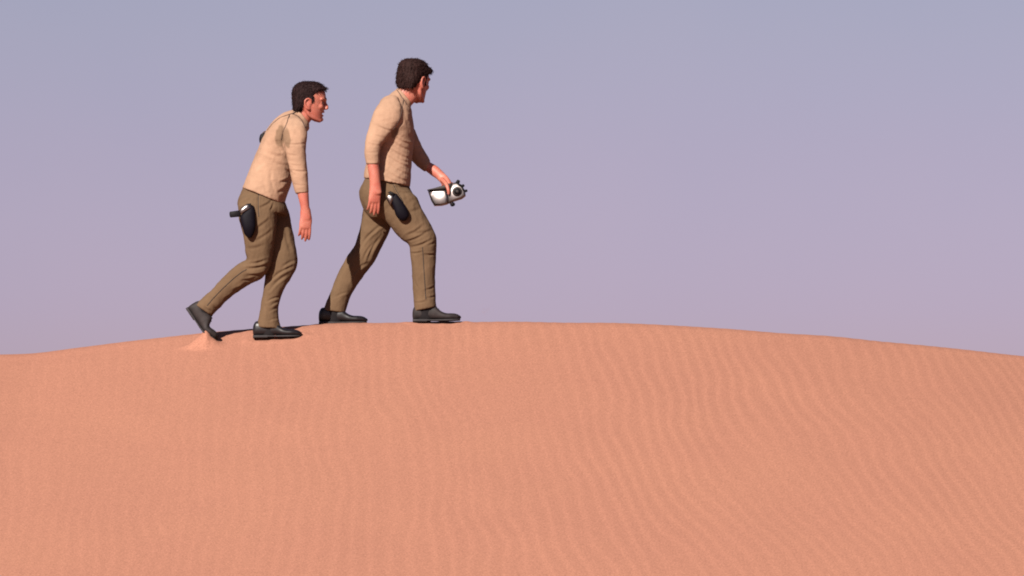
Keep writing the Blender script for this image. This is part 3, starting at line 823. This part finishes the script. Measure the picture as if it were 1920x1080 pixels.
# ================================================================== PERSON IN FRONT (right in the photo), holding the device
def person_b():
    fig = Figure(735, 606, 0.0)
    nd, fd = -22, 22
    root = root_empty(fig, 'person', 735, 606, 0, 'person striding in front with face turned away, forearm bare, carrying a silver device', 'person')
    g = Geo()
    g.sil([(682,334,768,350,0,49), (683,322,770,334,0,48), (687,305,771,312,0,45), (691,285,773,289,0,44), (694,262,776,266,0,47), (697,240,776,246,0,52),
           (702,220,774,226,0,54), (709,202,772,213,0,50), (720,187,771,205,0,40), (732,175,770,201,0,28), (741,168,770,199,0,21)], seg=40, cap=('flat', 'soft'), p=2.35)
    g.sil([(741,168,769,202,0,20), (744,165,771,198,0,19), (747,163,772,194,0,18.5)], cap=('flat', 'flat'))
    near_sleeve = [(711,196,748,190,-36,16), (703,209,754,205,-45,18), (697,226,753,224,-50,18), (692,244,742,243,-53,17), (687,262,728,261,-56,16), (685,277,716,277,-58,15.5),
                   (685,293,713,293,-60,15), (688,311,712,310,-61,14)]
    g.sil(near_sleeve, cap=('round', 'flat'))
    far_sleeve = [(722,232,742,196,42,18), (740,252,763,216,54,18), (758,275,780,246,60,17), (769,294,791,272,62,15), (784,309,802,290,60,13), (796,318,806,298,57,11.5)]
    g.sil(far_sleeve, cap=('round', 'flat'))
    V, F, N = fuse(g, 1.55, 4)
    V = crumple(V, N, 0.8, 24, (0.9, 1, 1.4), 13.7); V = crumple(V, N, 0.4, 11, (1.1, 1, 0.8), 15.1)
    V = folds(V, N, [(708,239,736,249,2.0,2.2), (690,272,715,277,1.8,1.1), (686,290,712,288,1.8,0.9), (700,255,722,262,2,0.9), (716,232,735,228,3,0.7),
                     (745,262,774,272,2.0,1.5), (734,266,772,284,2.2,1.6), (730,280,772,300,2.2,1.7), (727,294,771,316,2.1,1.7), (726,306,770,331,2.1,1.6), (724,322,765,342,2.2,1.7),
                     (724,334,750,344,2,1.2), (750,300,772,306,1.8,1.2), (757,200,766,236,2.6,1.2), (766,235,772,262,2.4,0.9), (754,232,738,256,2.2,2.4), (757,190,754,220,1.6,1.6)])
    stain = ell_dark(V, [(741,252,6,11,25)])  # darker oval at the lower end of the armhole seam
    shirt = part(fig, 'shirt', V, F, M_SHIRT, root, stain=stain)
    shirt['label'] = 'tan long sleeved shirt with dark armhole seam'
    tr = bvh(V, F)
    for pts in ([(757,186), (755,205), (752,221), (745,236), (738,246)], [(744,168), (750,177), (754,185), (757,186), (762,196)]):
        geo_part(fig, 'piping', drape([tr], pts, 0.9), M_PIPING, shirt, thing_root=root)
    # trousers
    g = Geo()
    g.sil([(689,322,763,332,0,38), (681,341,768,351,0,43), (674,358,775,364,0,48), (676,376,781,377,0,49), (682,392,786,391,0,48), (694,408,776,408,0,38)], seg=36, cap=('flat', 'flat'), p=2.3)
    far_leg = [(682,380,745,395,fd,27), (677,415,733,424,fd,26.5), (671,440,722,448,fd,25), (663,462,711,470,fd,23.5), (650,480,701,489,fd,22.5), (640,497,688,506,fd,21),
               (631,517,673,527,fd,19.5), (622,540,660,547,fd,18), (614,560,653,563,fd,17.5), (606,580,646,586,fd,17)]
    near_leg = [(690,370,782,372,nd,27), (708,398,795,400,nd,28), (732,426,808,422,nd,27), (751,447,816,440,nd,25), (767,461,819,457,nd,23), (770,480,818,478,nd,21),
                (773,510,816,510,nd,19.5), (775,545,816,543,nd,18.5), (778,584,818,576,nd,18)]
    g.sil(near_leg, cap=('round', 'flat')); g.sil(far_leg, cap=('round', 'flat'))
    V, F, N = fuse(g, 1.55, 3)
    V = crumple(V, N, 1.2, 22, (1, 1, 0.7), 21.4); V = crumple(V, N, 0.4, 10, (1.2, 1, 0.7), 26.1)
    V = folds(V, N, [(737,346,758,384,1.5,1.6), (742,352,770,347,2,1.8), (752,362,778,360,2,1.5), (765,400,790,392,3,1.0), (762,455,800,438,2.2,1.8), (772,465,808,452,2.2,2.0), (764,443,795,424,2.4,1.4),
                     (770,476,792,474,1.7,1.9), (798,479,817,478,1.7,1.9), (803,462,817,455,2,1.3), (775,440,812,432,2.4,1.0), (800,545,816,538,1.8,1.6), (803,560,817,556,1.8,1.4), (778,569,800,566,1.8,1.0), (776,520,786,545,2,0.8),
                     (720,418,673,466,2.6,2.0), (716,440,690,487,2.4,2.2), (705,432,680,452,2.4,1.4), (700,455,680,490,2.2,1.4), (690,492,665,510,2.4,1.6), (668,500,660,530,2.4,1.2), (650,548,630,556,2,1.0), (690,352,680,372,3,1.0)], 0.95)
    trousers = part(fig, 'trousers', V, F, M_TROUSER, root, stain=np.zeros(len(V)))
    tt = bvh(V, F)
    geo_part(fig, 'zip', drape([tt], [(793,466), (795,500), (797,530), (799,562)], 0.85), M_ZIP, trousers, thing_root=root)
    geo_part(fig, 'pocket_seam', drape([tt], [(735,341), (744,360), (757,381)], 0.7), M_ZIP, trousers, thing_root=root)
    # body
    b = Geo()
    b.sil([(695,345,758,350,0,34), (700,315,760,320,0,35), (704,280,765,284,0,36), (706,250,768,254,0,40), (712,225,768,230,0,42), (725,203,767,214,0,34), (740,183,768,204,0,20), (746,169,770,198,0,16), (751,158,780,187,0,15.5), (762,150,790,172,1,16)], seg=30)
    b.sil([(748,162,770,196,0,16.5), (754,150,784,184,1,16)], cap=('round', 'round'))
    for leg in (near_leg, far_leg): b.sil(leg[:-1], shrink=0.74, cap=('round', 'soft'))
    b.sil([(612,572,640,574,fd,10), (610,590,640,592,fd,10), (612,600,645,600,fd,10)], shrink=0.8)
    b.sil([(783,570,812,568,nd,10), (783,590,812,590,nd,10), (784,597,820,597,nd,9)], shrink=0.8)
    b.sil(near_sleeve[:7], shrink=0.72); b.sil(far_sleeve[:5], shrink=0.74)
    b.sil([(688,290,711,290,-60,12), (689.5,310,711,309,-61,12), (691.5,325,713,324,-62,11), (693.5,338,714,338,-63,9.6), (694,352,715.5,352,-63.5,7.6), (693,364,717,364,-64,6)])
    add_hand(b, (704.5,-64,-352), (-0.05, 0.05, -1), (1, 0.30, 0), (-0.25, -1, 0), length=57, curl=(8, 11, 10), fan=0.05)
    # far forearm and the hand closing on the device
    b.sil([(785,307,798,292,60,11), (798,317,806,300,57,10.5), (808,325,818,307,54,10), (817,331,829,317,50,8.6), (822,336,836,325,46,7.2)])
    # palm over the top edge
    b.loft([((828,45,-329), (5.5, 0, 7), (0, 6, 1)), ((833,41,-335), (6.5, 0, 6.5), (0, 7, 1)), ((838,37,-341), (7, 0, 4.5), (0, 8, 2)), ((842,36,-346), (5.5, 0, 3), (0, 6, 1))], seg=18, sub=4)
    b.tube([(828,36,-334), (834,24,-340), (838,13.5,-347), (840.5,10.5,-355), (841,10.5,-362)], [4.2, 4.2, 3.7, 3.3, 2.6], seg=12)       # thumb on the near face
    for i, (fx, ln, lean) in enumerate(((849, 1.0, 2.0), (843, 1.1, 0.5), (836.5, 1.05, -1.0), (830.5, 0.85, -2.5))):                # four fingers on the far face
        b.tube([(833+i*0.5, 42, -336), (fx, 46, -343), (fx+lean, 47.5, -343-11*ln), (fx+lean*1.4, 46.5, -343-18*ln), (fx+lean*1.2, 45, -343-24*ln)], [3.3, 3.2, 2.9, 2.6, 2.1], seg=10)
    style = dict(hair=HAIR_B, open=0.6, burn=-9, seed=11)
    hg = do_head(fig, root, b, ((776, 2, -150), R(50), R(5)), 1.04, style, M_HAIR_B)
    finish_body(fig, root, b, hg, 1.04, None)
    build_shoe(fig, root, (598,607.5,fd), 0.0, -1.0, 88, M_SHOE)
    build_shoe(fig, root, (775,604.5,nd), 0.0, -2.0, 87, M_SHOE_DUSTY, label='dusty dark shoe flat on the crest')
    sk = Geo(); sk.sil([(614,570,642,572,fd,12), (610,584,643,587,fd,13), (609,598,644,598,fd,12)]); geo_part(fig, 'sock', sk, M_SOCK, root)
    sk = Geo(); sk.sil([(784,568,812,566,nd,12), (781,580,815,577,nd,13), (781,594,815,594,nd,12)]); geo_part(fig, 'sock', sk, M_SOCK, root)
    # hip pouch
    po = root_empty(fig, 'hip_pouch', 750, 414, -55, 'dark pouch with a silver end slanting down the thigh of the striding person', 'pouch')
    q = Geo()
    q.sil([(734,380,745,366,-56,7), (737,388,753,377,-57,8), (740,397,760,387,-57,9), (743,406,766,399,-57,9), (748,413,767,408,-56,8), (753,416,763,414,-55,6)], seg=24, sub=5, p=2.8, cap=('soft', 'soft'))
    geo_part(fig, 'pouch_body', q, M_POUCH, po)
    q = Geo(); q.sil([(725.5,376,731,366.5,-57,6), (730,385,738,368.5,-57.5,7), (732.5,389,740.5,371.5,-57,6.5)], seg=22, sub=4, p=3, cap=('soft', 'flat'))
    geo_part(fig, 'silver_cap', q, M_SILVER, po)
    q = Geo(); q.sil([(728,364,733,361,-55,3), (739,370,743,366,-56,3)], seg=12, sub=2, p=4, cap=('flat', 'flat'))
    geo_part(fig, 'belt_clip', q, M_BLACKP, po)
    return fig
figB = person_b()

# ================================================================== the silver device in the far hand
def device(fig):
    root = root_empty(fig, 'handheld_device', 822, 385, 28, 'boxy silver device with black dials held in the hand of the striding person', 'device')
    def slab(poly, y0, y1, dome, rc, lim):
        """outline in photo space, near face domed about a point (wedge that thins away from it)"""
        g = Geo(); c = np.mean(poly, axis=0); V = []; F = []
        m = len(poly); fr = np.linspace(1, 0.08, 11); P_ = np.array(poly, float)
        def dep(q, f):
            r2 = (q[0]-dome[0])**2 + (q[1]-dome[1])**2
            return y0 + min(lim, r2/(2*rc)) + (1.3 if f > 0.995 else 0.35 if f > 0.9 else 0)
        for f in fr:
            for p_ in P_:
                q = c + (p_-c)*f; V.append((q[0], dep(q, f), -q[1]))
        V.append((c[0], dep(c, 0), -c[1]))
        L = len(fr)-1
        for k in range(L):
            for j in range(m): F.append((k*m+j, k*m+(j+1) % m, (k+1)*m+(j+1) % m, (k+1)*m+j))
        for j in range(m): F.append((L*m+j, L*m+(j+1) % m, len(V)-1))
        b = len(V)
        for p_ in P_: V.append((p_[0], y1, -p_[1]))
        for j in range(m): F.append((j, b+j, b+(j+1) % m, (j+1) % m))
        F.append(tuple(b+j for j in range(m)))
        g.add(V, F); return g
    def dens(poly, n=5):
        out = []
        for a, b in zip(poly, poly[1:]+poly[:1]):
            for i in range(n): out.append((a[0]+(b[0]-a[0])*i/n, a[1]+(b[1]-a[1])*i/n))
        return out
    body = slab(dens([(802,356.5), (812,355), (836,354.5), (840,368), (838,381), (828,383.5), (814,384), (808,374)]), 13, 41, (837, 377), 62, 8)
    geo_part(fig, 'housing', body, M_SILVER, root, bevel=0).data.set_sharp_from_angle(angle=R(40))
    M_END = simple('dull_silver', (0.15, 0.128, 0.124), 0.40, 1.0, 0.5, 0.12, 40, 0.0006)
    end = slab(dens([(838,380.5), (837,366), (843,352), (848,341.5), (856,339.5), (865,345), (872,356), (873,365), (866,370.5), (852,375)]), 10, 43, (864, 368), 50, 9)
    geo_part(fig, 'end_block', end, M_END, root, bevel=0).data.set_sharp_from_angle(angle=R(40))
    g = Geo()  # dark open top with the carrying bar
    g.loft([((801,28,-354.5), (0, 0, 0.8), (0, 13, 0)), ((815,28,-352.5), (0, 0, 2.2), (0, 12.5, 0)), ((830,28,-350), (0, 0, 4.0), (0, 12, 0)), ((846,28,-346), (0, 0, 5.0), (0, 11, 0))], seg=16, sub=3, p=5, cap=('flat', 'flat'))
    geo_part(fig, 'handle', g, M_DARKBROWN, root)
    def dial(name, c, r, ln, ax, mat=M_BLACKP):
        g = Geo(); c = Vector(c); ax = Vector(ax).normalized()
        g.tube([c, c + ax*ln*0.6, c + ax*ln], [r, r*0.98, r*0.85], seg=20, sub=2, up=(0.1, 0.2, 1), cap=('flat', 'soft'))
        return geo_part(fig, name, g, mat, root)
    dial('dial', (857,12,-358), 6.6, 6, (0.1, -1, 0.05))
    g = Geo(); g.tube([(857.5,5.5,-358), (857.6,4.4,-358)], [3.4, 2.6], seg=14, sub=1, cap=('flat', 'soft')); geo_part(fig, 'dial_cap', g, M_DARKBROWN, root)
    g = Geo(); g.tube([(857,12.5,-358), (857,9.5,-358)], [9.2, 8.8], seg=24, sub=1, up=(0.1, 0.2, 1), cap=('flat', 'soft')); geo_part(fig, 'dial_rim', g, M_DARKBROWN, root)
    g = Geo(); g.tube([(859,12,-344), (863,10,-345.5), (866.5,10,-349), (868,10,-354), (870,12,-357)], [1.3, 1.5, 1.5, 1.3, 1.1], seg=10); geo_part(fig, 'bracket', g, M_BLACKP, root)
    for (x_, y_) in ((806,359), (811,378), (834,379)):
        g = Geo(); g.ball((x_, 21 if x_ < 820 else 13, -y_), 1.2, seg=10); geo_part(fig, 'screw', g, M_DARKBROWN, root)
    dial('knob', (857,20,-342), 3.6, 6, (0.45, -0.2, 0.8))
    dial('knob', (865,16,-349), 2.9, 6, (0.7, -0.5, 0.5))
    dial('knob', (871,16,-357), 2.7, 5, (0.9, -0.5, 0.2))
    dial('knob', (846,22,-377), 4.0, 4, (0.25, -0.2, -0.9), M_SILVER)
    dial('knob', (848,22,-380), 4.6, 4, (0.3, -0.2, -0.9))
device(figB)

# sand grains tossed up ahead of the leading shoe
def tossed(fig):
    rng = random.Random(3); g = Geo()
    for i in range(70):
        x = rng.gauss(911, 6); y = rng.gauss(583, 4.5); d = rng.gauss(-20, 6); r = rng.uniform(0.18, 0.42)
        if y > 598: continue
        g.add([(x-r, d, -y), (x+r, d, -y), (x, d-r, -y+r*.3), (x, d, -y+r)], [(0, 1, 2), (0, 2, 3), (1, 3, 2), (0, 3, 1)])
    ob = make_obj(fig, 'tossed_sand', g.V, g.F, M_SAND, None, smooth=False, base=Vector((0, 0, 0)))
    ob['kind'] = 'stuff'; ob['label'] = 'faint puff of sand grains kicked up ahead of the leading shoe'
tossed(figB)
